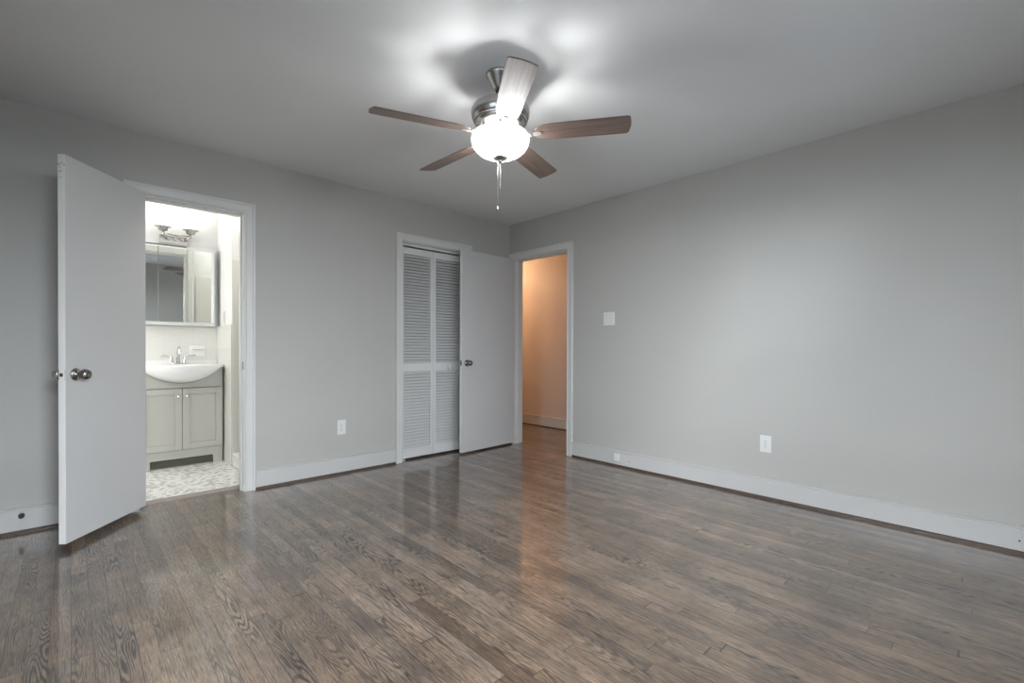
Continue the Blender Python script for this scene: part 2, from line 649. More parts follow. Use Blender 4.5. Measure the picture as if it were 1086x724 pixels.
window('window_1', frame((WIN_S[1], YS, WIN_S[2]), (-1, 0, 0), (0, 0, 1)), WIN_S[1] - WIN_S[0], WIN_S[3] - WIN_S[2],
       'white double-hung window in the wall behind the camera, the one farther right')
window('window_3', frame((WIN_A[1], YS, WIN_A[2]), (-1, 0, 0), (0, 0, 1)), WIN_A[1] - WIN_A[0], WIN_A[3] - WIN_A[2],
       'white double-hung window in the wall right behind the camera')
window('window_2', frame((XW, WIN_W[0], WIN_W[2]), (0, 1, 0), (0, 0, 1)), WIN_W[1] - WIN_W[0], WIN_W[3] - WIN_W[2],
       'white double-hung window in the left-hand wall')

# hall, closet and bathroom shells
b = MB()
b.box(XH, XH + 0.1, 2.0, 6.6, 0, CH)
S(b.build('wall_hall_east', HALLP), 'tan hall wall seen through the far doorway', 'wall')
b = MB()
b.box(XE + WT, XH, 6.5, 6.6, 0, CH)
b.box(XE + WT, XH, 2.0, 2.1, 0, CH)
b.box(XE + 0.02, XE + WT, YB, 6.5, 0, CH)
S(b.build('wall_hall_end', HALLP), 'tan walls closing the hall', 'wall')
b = MB()
b.box(2.1, 2.15, YB, YB + 0.62, 0, CH)
b.box(3.1, 3.15, YB, YB + 0.62, 0, CH)
b.box(2.1, 3.15, YB + 0.62, YB + 0.67, 0, CH)
S(b.build('wall_closet', WALL), 'walls inside the louvered closet', 'wall')
ZB = 0.022                                   # bathroom floor height
BY = 5.22                                    # bathroom back wall
SX, SY = 1.03, 4.67                          # shower side plane and its end wall
b = MB()
b.box(-1.0, 1.9, YB, BY, -0.05, ZB)
S(b.build('floor_bathroom', MOSAIC), 'small grey and white marble mosaic floor of the bathroom', 'floor')
b = MB()
b.box(BX0, BX1, YB - 0.012, YB - 0.0005, 0.0, ZB + 0.002)
S(b.build('trim_4', THRESH), 'taupe threshold strip at the bathroom floor edge', 'threshold')
b = MB()
b.box(-1.05, 2.0, BY, BY + 0.1, 0, CH)
S(b.build('wall_bathroom_north', BATHP), 'white painted bathroom wall behind the vanity', 'wall')
b = MB()
b.box(SX, 1.95, SY, BY, 0, CH)
S(b.build('wall_bathroom_wing', BATHP), 'white wing wall between vanity and shower', 'wall')
b = MB()
b.box(1.9, 1.95, YB, SY, 0, CH)
b.box(-1.05, -1.0, YB, BY, 0, CH)
S(b.build('wall_bathroom_side', BATHP), 'side walls of the bathroom', 'wall')
b = MB()                                      # bathroom face of the dividing wall
b.box(-1.0, BX0 - J, YB, YB + 0.006, 0, CH)
b.box(BX1 + J, 1.9, YB, YB + 0.006, 0, CH)
b.box(BX0 - J, BX1 + J, YB, YB + 0.006, BH + J, CH)
S(b.build('wall_bathroom_south', BATHP), 'white bathroom face of the dividing wall', 'wall')
b = MB()                                      # tile wainscot
b.box(-1.0, SX, BY - 0.008, BY, ZB, 1.255)
b.box(SX - 0.008, SX, SY, BY - 0.008, ZB, 1.262)
b.box(SX, 1.9, SY - 0.008, SY, 0.10, 1.825)
b.box(1.892, 1.9, YB + 0.014, SY - 0.008, 0.10, 1.825)
b.box(1.01, 1.9, YB + 0.006, YB + 0.014, ZB, 1.825)
S(b.build('trim_5', TILE, bevel=0.002, bseg=1), 'cream square wall tile around vanity and shower', 'tile')
b = MB()                                      # shower pan with curb
b.box(SX, SX + 0.07, YB + 0.014, SY - 0.008, ZB, 0.138)
b.box(SX + 0.07, 1.89, YB + 0.014, SY - 0.008, ZB, 0.085)
tag(b.build('shower_pan', PORC, origin=(1.4, 4.3, ZB), bevel=0.012, bseg=3), 'white shower base with raised curb right of the vanity', 'shower base')

# ------------------------------------------------------------------ trim
PROF = [(0.0, 0.0), (0.0, 0.010), (0.005, 0.015), (0.011, 0.010), (0.016, 0.012), (0.050, 0.015), (0.055, 0.020), (0.066, 0.020), (0.070, 0.016), (0.070, 0.0)]


def casing(b, M, a0, a1, top, floor_z=0.0):
    """mitred door casing; local x along the wall, y up, z out; inner edges a0,a1,top"""
    rings = []
    for u, w in PROF:
        rings.append([b.bm.verts.new(M @ Vector(q)) for q in ((a0 - u, floor_z, w), (a0 - u, top + u, w), (a1 + u, top + u, w), (a1 + u, floor_z, w))])
    n = len(rings)
    for i in range(n):
        A, B = rings[i], rings[(i + 1) % n]
        for k in range(3):
            b.f([A[k], A[k + 1], B[k + 1], B[k]])
    b.f([r[0] for r in rings])
    b.f([r[3] for r in rings][::-1])


def jamb(b, M, a0, a1, top, depth, stop=None, fz=0.0):
    b2 = MB(M)
    b2.bm.free()
    b2.bm = b.bm
    b2.box(a0 - J, a0, fz, top, -depth, 0.0)
    b2.box(a1, a1 + J, fz, top, -depth, 0.0)
    b2.box(a0 - J, a1 + J, top, top + J, -depth, 0.0)
    if stop:
        s0, s1 = stop
        b2.box(a0, a0 + 0.011, fz, top - 0.011, -s1, -s0)
        b2.box(a1 - 0.011, a1, fz, top - 0.011, -s1, -s0)
        b2.box(a0, a1, top - 0.011, top, -s1, -s0)


MN = frame((0, YN, 0), (1, 0, 0), (0, 0, 1))
ME = frame((XE, 0, 0), (0, -1, 0), (0, 0, 1))
b = MB()
casing(b, MN, BX0 - 0.006, BX1 + 0.006, BH + 0.008)
casing(b, frame((0, YB + 0.006, 0), (-1, 0, 0), (0, 0, 1)), -BX1 - 0.006, -BX0 + 0.006, BH + 0.008, ZB)
jamb(b, MN, BX0, BX1, BH, WT + 0.006, (0.04, 0.075))
tr1 = S(b.build('trim_1', TRIM), 'white casing and jamb around the bathroom doorway', 'door casing')
b = MB(frame((BX1, YN + 0.018, 0.923), (0, 1, 0), (0, 0, 1)))
b.box(-0.014, 0.014, -0.03, 0.03, -0.0005, 0.0025)
b.box(-0.006, 0.006, -0.012, 0.012, 0.002, 0.0032)
tag(b.build('strike_plate', DKMET, tr1, bevel=0.001), 'small dark metal strike plate')
b = MB()
casing(b, MN, CX0 - 0.004, CX1 + 0.004, 2.05)
jamb(b, MN, CX0, CX1, 2.045, WT)
b.box(CX0, CX1, YN + 0.045, YN + 0.075, 2.022, 2.045)
S(b.build('trim_2', TRIM), 'white casing around the louvered closet doors', 'door casing')
b = MB()
casing(b, ME, -HY1 - 0.004, -HY0 + 0.006, HH + 0.010)
jamb(b, ME, -HY1, -HY0, HH, WT, (0.04, 0.075))
casing(b, frame((XE + WT, 0, 0), (0, 1, 0), (0, 0, 1)), HY0 - 0.006, HY1 + 0.006, HH + 0.008)
tr3 = S(b.build('trim_3', TRIM), 'white casing around the doorway to the tan hall', 'door casing')


def baseboard(name, M, a0, a1, label, ends=True):
    b = MB(M)
    prof = [(0.0, 0.018), (0.013, 0.018), (0.015, 0.122), (0.013, 0.126), (0.013, 0.129), (0.018, 0.131), (0.020, 0.139), (0.018, 0.143), (0.0, 0.144)]
    L = [b.v((a0, h, w)) for w, h in prof]
    Rr = [b.v((a1, h, w)) for w, h in prof]
    n = len(prof)
    for i in range(n):
        b.f([L[i], L[(i + 1) % n], Rr[(i + 1) % n], Rr[i]])
    b.f(L[::-1])
    b.f(Rr)
    return S(b.build(name, BASEP), label, 'baseboard')


def shoe(name, M, a0, a1, label):
    b = MB(M)
    prof = [(0.0, 0.0), (0.017, 0.0), (0.017, 0.006), (0.013, 0.013), (0.008, 0.0175), (0.0, 0.018)]
    L = [b.v((a0, h, w)) for w, h in prof]
    Rr = [b.v((a1, h, w)) for w, h in prof]
    n = len(prof)
    for i in range(n):
        b.f([L[i], L[(i + 1) % n], Rr[(i + 1) % n], Rr[i]])
    b.f(L[::-1])
    b.f(Rr)
    return S(b.build(name, SHOE), label, 'shoe moulding')


E0 = -(HY0 - 0.006 - 0.070)                  # local x on the east wall where the casing ends
segs = [('baseboard_north', MN, XW, BX0 - 0.078, 'white baseboard left of the bathroom doorway, behind the open door'),
        ('baseboard_north', MN, BX1 + 0.078, CX0 - 0.076, 'white baseboard between bathroom doorway and closet'),
        ('baseboard_north', MN, CX1 + 0.076, XE, 'white baseboard behind the open hall door'),
        ('baseboard_east', ME, E0, -YS, 'long white baseboard along the right wall'),
        ('baseboard_hall', frame((XH, 0, 0), (0, -1, 0), (0, 0, 1)), -6.5, -2.1, 'baseboard along the tan hall wall'),
        ('baseboard_west', frame((XW, 0, 0), (0, 1, 0), (0, 0, 1)), YS, YN, 'white baseboard along the wall left of the camera'),
        ('baseboard_south', frame((0, YS, 0), (-1, 0, 0), (0, 0, 1)), -XE, -XW, 'white baseboard along the wall behind the camera')]
for i, (n_, M_, a0, a1, lb) in enumerate(segs):
    e = 0.0205
    s0 = a0 + (e if n_ in ('baseboard_west', 'baseboard_south') else 0)
    s1 = a1 - (e if n_ in ('baseboard_west', 'baseboard_south', 'baseboard_east') or (n_ == 'baseboard_north' and a1 == XE) else 0)
    if n_ == 'baseboard_north' and a0 == XW:
        s0 = a0
    baseboard(n_, M_, s0, s1, lb)
    shoe('trim_%d' % (6 + i), M_, s0, s1, lb.replace('white baseboard', 'dark wood shoe strip under the baseboard').replace('baseboard along the tan', 'dark shoe strip along the tan'))

# ------------------------------------------------------------------ doors


def knob(name, M, mat, parent, r=0.029, out=0.068, rose=0.033):
    """door knob: rose, neck and ball; local z out of the door"""
    b = MB(M)
    b.lathe([(rose, 0.0), (rose, 0.004), (rose * 0.86, 0.009), (0.014, 0.012), (0.0115, 0.022), (0.013, 0.028), (r * 0.80, 0.034), (r, 0.042), (r * 0.98, 0.050), (r * 0.80, out - 0.003), (r * 0.45, out), (0.006, out), (0.006, out - 0.003), (0.001, out - 0.003)], seg=28)
    return b.build(name, mat, parent, smooth=True)


def door(name, hinge, ang, w, z0, z1, th, flip, label, mat, latch_z, side_out):
    """slab with its visible face in the local x-z plane at y=0, hinge end at x=0, thickness towards +y*flip"""
    M = Matrix.Translation(Vector((hinge[0], hinge[1], 0))) @ Matrix.Rotation(ang, 4, 'Z')
    b = MB(M)
    ys = sorted((0.0, th * flip))
    b.box(0, w, ys[0], ys[1], z0, z1)
    o = S(b.build(name, mat, origin=(hinge[0], hinge[1], z0), bevel=0.0015, bseg=1), label, 'door')
    bk = w - 0.062
    K1 = M @ frame((bk, 0, latch_z), (1 if flip > 0 else -1, 0, 0), (0, 0, 1))
    K2 = M @ frame((bk, th * flip, latch_z), (-1 if flip > 0 else 1, 0, 0), (0, 0, 1))
    tag(knob('door_knob', K1, DKMET, o), 'aged chrome round knob')
    tag(knob('door_knob', K2, CHROME, o), 'bright chrome round knob')
    b = MB(M)
    c = th * flip / 2
    b.box(w - 0.0005, w + 0.0015, c - 0.0125, c + 0.0125, latch_z - 0.028, latch_z + 0.028)
    lp = tag(b.build('latch_plate', EDGE_LIT if name == 'door_1' else NICKEL, o, bevel=0.0008, bseg=1), 'latch plate on the door edge')
    b = MB(M)
    b.box(w + 0.001, w + 0.006, c - 0.007, c + 0.007, latch_z - 0.009, latch_z + 0.009)
    b.build('latch_bolt', DKMET, lp, bevel=0.001, bseg=1)
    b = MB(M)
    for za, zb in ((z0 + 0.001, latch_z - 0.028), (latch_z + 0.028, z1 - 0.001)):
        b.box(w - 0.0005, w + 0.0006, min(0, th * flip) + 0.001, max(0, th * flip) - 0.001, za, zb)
    tag(b.build('lit_edge_strip', EDGE_LIT, o), 'door edge strip painted paler, as if lit')
    # hinges on the hinge end
    for hz in (z0 + 0.25, z1 - 0.2):
        b = MB(M)
        b.lathe([(0.006, -0.045), (0.006, 0.045)], (-0.004, th * flip, hz), seg=12)
        b.box(-0.0018, 0.0, c - 0.015, th * flip, hz - 0.044, hz + 0.044)
        b.build('hinge', TRIM, o)
    return o, M


# bathroom door: visible face runs from the hinge end to the free end towards the camera
Hp, Ap = Vector((0.355, 3.820)), Vector((-0.018, 3.347))
ang1 = math.atan2(Ap.y - Hp.y, Ap.x - Hp.x)
d1, M1 = door('door_1', Hp, ang1, (Ap - Hp).length, 0.035, 2.052, 0.035, -1,
              'white flat bathroom door standing open on the left, latch edge towards the room lightened as if lit', DOORP, 0.913, 1)
# wear marks in the paint near the top of the edge
b = MB(M1)
wv = (Ap - Hp).length
for (yy, zz, sy, sz) in ((-0.031, 2.000, 0.003, 0.006), (-0.027, 1.996, 0.004, 0.002), (-0.012, 2.008, 0.008, 0.0015), (-0.020, 2.003, 0.006, 0.0015),
                         (-0.022, 1.985, 0.003, 0.003), (-0.024, 1.962, 0.004, 0.004), (-0.020, 1.966, 0.003, 0.0025), (-0.022, 1.934, 0.0025, 0.003), (-0.003, 1.996, 0.003, 0.006)):
    n = 7
    ring = [(yy + sy * math.cos(2 * PI * k / n) * (0.7 + 0.5 * random.random()), zz + sz * math.sin(2 * PI * k / n) * (0.7 + 0.5 * random.random())) for k in range(n)]
    b.prism(ring, wv + 0.0005, wv + 0.0010, 'x')
tag(b.build('paint_chips', plain('worn paint', (0.30, 0.29, 0.26), 0.7), d1), 'worn grey chips in the white paint')

# hall door, open against the closet side
H2, A2 = Vector((3.580, 3.765)), Vector((2.829, 3.722))
ang2 = math.atan2(A2.y - H2.y, A2.x - H2.x)
d2, M2 = door('door_2', H2, ang2, (A2 - H2).length, 0.018, 2.045, 0.035, -1,
              'white flat hall door standing open in front of the closet end', DOORP, 0.912, 1)

# bifold louvered closet doors


def louver_panel(b, x0, x1, y0, y1):
    st = 0.030
    b.box(x0, x0 + st, y0, y1, 0.020, 2.005)
    b.box(x1 - st, x1, y0, y1, 0.020, 2.005)
    for a, c in ((0.020, 0.112), (0.834, 0.914), (1.944, 2.005)):
        b.box(x0 + st, x1 - st, y0, y1, a, c)
    ym = (y0 + y1) / 2
    for a, c in ((0.112, 0.834), (0.914, 1.944)):
        n = int(round((c - a) / 0.0288))
        p = (c - a) / n
        for k in range(n):
            z = a + p * (k + 0.5)
            T = Matrix.Translation(Vector((0, ym, z))) @ Matrix.Rotation(math.radians(43), 4, 'X')
            b.box(x0 + st, x1 - st, -0.0158, 0.0158, -0.0028, 0.0028, T)


yb0, yb1 = YN + 0.038, YN + 0.064
xm = 2.600
t = thing('door_3', ((CX0 + CX1) / 2, (yb0 + yb1) / 2, 0.02), 'white louvered bifold closet doors, two slatted panels', 'closet door', kind='structure')
b = MB()
louver_panel(b, CX0 + 0.003, xm - 0.0015, yb0, yb1)
b.build('louver_panel', LOUV, t)
b = MB()
louver_panel(b, xm + 0.0015, CX1 - 0.003, yb0, yb1)
pn = b.build('louver_panel', LOUV, t)
b = MB(frame((2.783, yb0, 0.868), (1, 0, 0), (0, 0, 1)))
b.lathe([(0.010, 0.0), (0.008, 0.006), (0.009, 0.012), (0.021, 0.017), (0.024, 0.023), (0.018, 0.030), (0.006, 0.031)], seg=24)
tag(b.build('closet_knob', PLATE, pn, smooth=True), 'small round white knob')
b = MB()
b.box(CX0, CX0 + 0.05, YN + 0.035, YN + 0.06, 0.0, 0.008)
b.build('pivot_bracket', PLATE, t)

# ------------------------------------------------------------------ wall plates


def outlet(M, label, group=None):
    """duplex outlet: local origin at the plate centre, z out"""
    o0 = M.translation
    t = thing('wall_outlet', tuple(o0), label, 'electrical outlet')
    b = MB(M)
    b.box(-0.037, 0.037, -0.060, 0.060, 0.0, 0.006)
    pl = b.build('cover_plate', PLATE, t, bevel=0.003, bseg=3)
    for sy in (-0.0195, 0.0195):
        b = MB(M)
        pts = []
        for k in range(24):
            a = 2 * PI * k / 24
            pts.append((0.0165 * max(-0.82, min(0.82, math.cos(a))) / 0.82, sy + 0.0165 * max(-0.86, min(0.86, math.sin(a)))))
        b.prism(pts, 0.0055, 0.0075)
        rc = b.build('receptacle', PLATE, t)
        b = MB(M)
        b.box(-0.0075, -0.0055, sy - 0.001, sy + 0.008, 0.0073, 0.0078)
        b.box(0.0055, 0.0075, sy - 0.000, sy + 0.007, 0.0073, 0.0078)
        b.lathe([(0.0026, 0.0073), (0.0026, 0.0078)], (0, sy - 0.0085, 0), seg=12)
        tag(b.build('slots', DARK, rc), 'dark plug slots')
    b = MB(M)
    b.lathe([(0.003, 0.006), (0.003, 0.0072), (0.001, 0.0075)], seg=12)
    b.build('screw', NICKEL, pl)
    return t


outlet(frame((XE, 1.181, 0.388), (0, -1, 0), (0, 0, 1)), 'white duplex outlet low on the right wall above the baseboard')
outlet(frame((1.659, YN, 0.392), (1, 0, 0), (0, 0, 1)), 'white duplex outlet low on the wall between bathroom doorway and closet')
outlet(frame((SX, 4.94, 1.330), (0, -1, 0), (0, 0, 1)), 'white outlet on the bathroom wing wall beside the mirror cabinet')

Ms = frame((XE, 2.515, 1.335), (0, -1, 0), (0, 0, 1))
t = thing('light_switch', tuple(Ms.translation), 'white double toggle light switch plate right of the hall doorway', 'light switch')
b = MB(Ms)
b.box(-0.060, 0.060, -0.060, 0.060, 0.0, 0.006)
b.build('cover_plate', PLATE, t, bevel=0.003, bseg=3)
for sx in (-0.023, 0.023):
    b = MB(Ms)
    b.box(sx - 0.0055, sx + 0.0055, -0.0125, 0.0125, 0.0055, 0.0072)
    b.box(sx - 0.004, sx + 0.004, -0.004, 0.005, -0.002, 0.016, Matrix.Translation((0, 0, 0.002)) @ Matrix.Rotation(math.radians(-22), 4, 'X'))
    b.build('toggle', PLATE, t, bevel=0.0008, bseg=1)
    for sy in (-0.030, 0.030):
        b = MB(Ms)
        b.lathe([(0.003, 0.006), (0.003, 0.0072), (0.001, 0.0075)], (sx, sy, 0), seg=12)
        b.build('screw', NICKEL, t)

Mj = frame((XE - 0.0145, 2.407, 0.086), (0, -1, 0), (0, 0, 1))
t = thing('phone_jack', tuple(Mj.translation), 'small white phone jack box mounted on the right baseboard', 'phone jack')
b = MB(Mj)
b.box(-0.026, 0.026, -0.031, 0.031, 0.0, 0.028)
b.build('jack_box', PLATE, t, bevel=0.004, bseg=3)
b = MB(Mj)
b.box(-0.007, 0.007, -0.0325, -0.0305, 0.005, 0.015)
b.build('socket', DARK, t)
for (yy, zz, lb) in ((2.291, 0.066, 'tiny dark screw hole in the baseboard right of the phone jack'), (-0.045, 0.07, 'tiny dark screw hole at the near end of the right baseboard')):
    b = MB(frame((XE - 0.0140, yy, zz), (0, -1, 0), (0, 0, 1)))
    b.lathe([(0.0045, -0.001), (0.0045, 0.001), (0.002, 0.0015)], seg=12)
    tag(b.build('screw', RUBBER, origin=(XE - 0.014, yy, zz)), lb, 'screw')

Md = frame((-0.203, YN - 0.0143, 0.102), (1, 0, 0), (0, 0, 1))
t = thing('door_stop', tuple(Md.translation), 'small round dark doorstop on the left baseboard behind the open door', 'doorstop')
b = MB(Md)
b.lathe([(0.014, 0.0), (0.014, 0.003), (0.008, 0.006), (0.006, 0.02)], seg=20)
b.build('base', DKMET, t, smooth=True)
b = MB(Md)
b.lathe([(0.007, 0.018), (0.011, 0.020), (0.011, 0.030), (0.007, 0.033)], seg=20)
b.build('rubber_tip', RUBBER, t, smooth=True)

# ------------------------------------------------------------------ ceiling fan
fx, fy = FAN
fan = thing('ceiling_fan', (fx, fy, CH), 'brushed nickel ceiling fan with five walnut blades and a lit white glass bowl', 'ceiling fan')
b = MB()
b.lathe([(0.074, CH - 0.0005), (0.074, CH - 0.010), (0.070, CH - 0.014), (0.036, CH - 0.072), (0.030, CH - 0.078), (0.020, CH - 0.080)], (fx, fy, 0), seg=48)
b.build('canopy', NICKEL, fan)
b = MB()
b.lathe([(0.0125, CH - 0.078), (0.0125, 2.305)], (fx, fy, 0), seg=20)
b.lathe([(0.012, CH - 0.094), (0.024, CH - 0.088), (0.026, CH - 0.079), (0.02, CH - 0.074)], (fx, fy, 0), seg=24)
b.build('downrod', DARK, fan)
b = MB()
b.lathe([(0.020, 2.325), (0.028, 2.321), (0.032, 2.294), (0.090, 2.290), (0.126, 2.282), (0.140, 2.272), (0.1415, 2.269), (0.1415, 2.266), (0.147, 2.258), (0.149, 2.244), (0.146, 2.226), (0.139, 2.212), (0.134, 2.206)], (fx, fy, 0), seg=64)
mh = b.build('motor_housing', NICKEL, fan)
b = MB()
b.lathe([(0.1345, 2.2075), (0.1365, 2.204), (0.1345, 2.2005)], (fx, fy, 0), seg=64)
b.build('trim_ring', CHROME, mh, smooth=True)
b = MB()
b.lathe([(0.134, 2.202), (0.126, 2.190), (0.106, 2.172), (0.092, 2.164), (0.088, 2.158)], (fx, fy, 0), seg=64)
b.build('lower_housing', NICKEL, fan)

BZ, BR = 2.135, 0.646


def blade_outline():
    L0, L1 = 0.165, BR
    pts = []
    lower = [(L0, 0.000), (L0 + 0.004, -0.018), (L0 + 0.020, -0.036), (L0 + 0.050, -0.050), (L0 + 0.085, -0.057), (L0 + 0.2, -0.060), (L1 - 0.06, -0.0625), (L1 - 0.022, -0.0620)]
    pts += lower
    for k in range(1, 7):
        a = -PI / 2 + k * PI / 2 / 7
        pts.append((L1 - 0.022 + 0.016 * math.cos(a), -0.0460 + 0.016 * math.sin(a)))
    pts += [(L1 - 0.0015, -0.020), (L1, 0.0)]
    up_ = [(x, -y) for x, y in pts[::-1] if abs(y) > 1e-6]
    return pts + up_


OUT = blade_outline()
PITCHB = math.radians(-13)


def add_blade(theta):
    T = Matrix.Translation((fx, fy, BZ)) @ Matrix.Rotation(-0.028, 4, Vector((-math.sin(math.radians(350)), math.cos(math.radians(350)), 0))) @ Matrix.Rotation(theta, 4, 'Z') @ Matrix.Rotation(PITCHB, 4, 'X')
    b = MB(T)
    b.prism(OUT, -0.003, 0.003)
    uvl = b.bm.loops.layers.uv.new('UVMap')
    Ti = T.inverted()
    for f_ in b.bm.faces:
        for lp in f_.loops:
            q = Ti @ lp.vert.co
            lp[uvl].uv = (q.x + theta, q.y)
    bl = b.build('blade', BLADE, fan, bevel=0.0012, bseg=1)
    b = MB(T)
    # arm plate under the blade with a rounded end
    pts = [(0.150, -0.016), (0.196, -0.013)] + [(0.198 + 0.013 * math.cos(a), 0.013 * math.sin(a)) for a in [(-0.5 + k / 8) * PI for k in range(9)]] + [(0.196, 0.013), (0.150, 0.016)]
    b.prism(pts, -0.0075, -0.0032)
    for sx, sy in ((0.182, 0.0), (0.198, 0.0)):
        b.lathe([(0.0045, -0.0098), (0.0045, -0.0073)], (sx, sy, 0), seg=10)
    b2 = MB(Matrix.Translation((fx, fy, 0)) @ Matrix.Rotation(theta, 4, 'Z'))
    b2.bm.free()
    b2.bm = b.bm
    # cast arm rising to the hub
    prev = None
    path = [(0.086, 2.164, 0.022), (0.105, 2.158, 0.020), (0.125, 2.142, 0.017), (0.142, 2.131, 0.015), (0.158, 2.1285, 0.016)]
    for (x, z, hw) in path:
        ring = [b2.v((x, -hw, z - 0.004)), b2.v((x, hw, z - 0.004)), b2.v((x, hw, z + 0.004)), b2.v((x, -hw, z + 0.004))]
        if prev:
            for k in range(4):
                b2.f([prev[k], prev[(k + 1) % 4], ring[(k + 1) % 4], ring[k]])
        else:
            b2.f(ring[::-1])
        prev = ring
    b2.f(prev)
    b.build('blade_arm', ARM, bl, bevel=0.001, bseg=1)


for k in range(5):
    add_blade(math.radians(307.8 - 72 * k))

b = MB()
b.lathe([(0.060, 2.160), (0.060, 2.150), (0.050, 2.146), (0.050, 2.128), (0.020, 2.122)], (fx, fy, 0), seg=40)
b.lathe([(0.006, 2.13), (0.006, 2.02)], (fx, fy, 0), seg=12)
b.build('light_fitter', NICKEL, fan)
for k in range(3):
    tt = math.radians(40 + 120 * k)
    cx_, cy_ = fx + 0.062 * math.cos(tt), fy + 0.062 * math.sin(tt)
    b = MB()
    b.lathe([(0.012, 0.040), (0.012, 0.020), (0.016, 0.012), (0.020, 0.0), (0.016, -0.012), (0.006, -0.018)], (cx_, cy_, 2.075), seg=16)
    b.build('bulb', SHADE, fan, smooth=True)
b = MB()
outer = [(0.132, 2.142), (0.136, 2.140), (0.141, 2.132), (0.1455, 2.118), (0.146, 2.104), (0.141, 2.086), (0.128, 2.065), (0.108, 2.047), (0.082, 2.034), (0.052, 2.027), (0.020, 2.025)]
inner = [(r - 0.003, z + 0.003) for r, z in outer[::-1]][:-2] + [(0.129, 2.140)]
b.lathe(outer + inner, (fx, fy, 0), seg=64, caps=False)
b.build('glass_bowl', BOWL, fan, smooth=True)
b = MB()
b.lathe([(0.010, 2.030), (0.037, 2.0250), (0.037, 2.021), (0.026, 2.014), (0.011, 2.014), (0.010, 2.006), (0.007, 2.000), (0.002, 1.998)], (fx, fy, 0), seg=28)
b.build('finial', NICKEL, fan, smooth=True)


def chain(dx, dy, z0, z1, fob):
    b = MB()
    n = int((z0 - z1) / 0.006)
    x, y = fx + dx, fy + dy
    b.tube([(x, y, z0), (x, y, z1)], 0.0007, 6)
    for k in range(n):
        z = z0 - 0.006 * (k + 0.5)
        b.lathe([(0.0006, -0.0022), (0.0014, -0.0010), (0.0014, 0.0010), (0.0006, 0.0022)], (x, y, z), seg=6)
    c = b.build('pull_chain', NICKEL, fan)
    if fob:
        b = MB()
        b.lathe([(0.002, 0.012), (0.005, 0.009), (0.0095, 0.002), (0.010, -0.004), (0.007, -0.010), (0.002, -0.012)], (x, y, z1 - 0.008), seg=16)
        b.build('chain_fob', NICKEL, c, smooth=True)


chain(-0.012 * math.sin(a_), 0.012 * math.cos(a_), 2.012, 1.775, True)
chain(0.002, 0.0, 2.000, 1.868, False)

# ------------------------------------------------------------------ bathroom fittings
VX0, VX1, VY, VZ = 0.400, 1.010, 4.920, 0.882
van = thing('vanity_cabinet', ((VX0 + VX1) / 2, 5.05, ZB), 'grey shaker vanity cabinet with two doors under the white basin', 'vanity cabinet')
b = MB()
b.box(VX0, VX0 + 0.016, VY, BY - 0.009, ZB, VZ)
b.box(VX1 - 0.016, VX1, VY, BY - 0.009, ZB, VZ)
b.box(VX0 + 0.016, VX1 - 0.016, VY + 0.014, BY - 0.02, 0.17, 0.19)
b.box(VX0 + 0.016, VX1 - 0.016, BY - 0.02, BY - 0.009, ZB, VZ)
b.box(VX0 + 0.016, VX1 - 0.016, VY, VY + 0.014, 0.706, VZ)
# apron with the toe cut-out
b.box(VX0 + 0.016, VX1 - 0.016, VY, VY + 0.014, 0.096, 0.170)
b.box(VX0 + 0.016, VX0 + 0.082, VY, VY + 0.014, ZB, 0.096)
b.box(VX1 - 0.074, VX1 - 0.016, VY, VY + 0.014, ZB, 0.096)
b.build('body', VANP, van, bevel=0.0012, bseg=1)
b = MB()
b.box(VX0 + 0.082, VX1 - 0.074, VY + 0.05, VY + 0.06, ZB, 0.17)
tag(b.build('toe_board', TOE, van), 'dark board behind the toe space')
for s_, (a0, a1) in enumerate(((VX0 + 0.003, 0.7035), (0.7065, VX1 - 0.003))):
    b = MB()
    y0_, y1_ = VY - 0.018, VY - 0.0005
    z0_, z1_ = 0.174, 0.702
    w_ = 0.052
    b.box(a0, a0 + w_, y0_, y1_, z0_, z1_)
    b.box(a1 - w_, a1, y0_, y1_, z0_, z1_)
    b.box(a0 + w_, a1 - w_, y0_, y1_, z0_, z0_ + w_)
    b.box(a0 + w_, a1 - w_, y0_, y1_, z1_ - w_, z1_)
    b.box(a0 + w_, a1 - w_, y0_ + 0.009, y1_, z0_ + w_, z1_ - w_)
    dr = b.build('door', VANP, van, bevel=0.002, bseg=2)
    kx = 0.674 if s_ == 0 else 0.738
    b = MB(frame((kx, y0_, 0.634), (1, 0, 0), (0, 0, 1)))
    b.lathe([(0.007, 0.0), (0.005, 0.004), (0.006, 0.009), (0.013, 0.014), (0.014, 0.019), (0.010, 0.024), (0.002, 0.025)], seg=20)
    b.build('knob', CHROME, dr, smooth=True)

# basin with a bowed front
sink = thing('bathroom_sink', (0.705, 5.05, VZ), 'white porcelain basin with bowed front on top of the grey vanity', 'sink')
b = MB()
NS, NTT = 40, 10
sx0, sx1 = 0.392, 1.018
xc, hw_ = 0.703, 0.290
ztop = 0.906


def bow(x):
    s = (x - xc) / hw_
    return max(0.0, 1 - s * s)


xs_ = [sx0 + (sx1 - sx0) * k / NS for k in range(NS + 1)]
front = []
for x in xs_:
    q = bow(x)
    col = []
    dy = 0.020 + 0.110 * q ** 0.8
    col.append((x, VY - dy, ztop))
    col.append((x, VY - dy - 0.003, ztop - 0.006))
    for k in range(0, NTT + 1):
        tt = k / NTT * PI / 2
        drop = 0.010 + 0.130 * q ** 0.85
        yy = VY - 0.0185 - (dy - 0.0155) * math.cos(tt) ** 0.75 if k < NTT else VY - 0.0185
        col.append((x, yy, ztop - 0.014 - drop * math.sin(tt)))
    front.append([b.v(c_) for c_ in col])
for i in range(NS):
    for k in range(len(front[0]) - 1):
        b.f([front[i][k], front[i + 1][k], front[i + 1][k + 1], front[i][k + 1]], True)
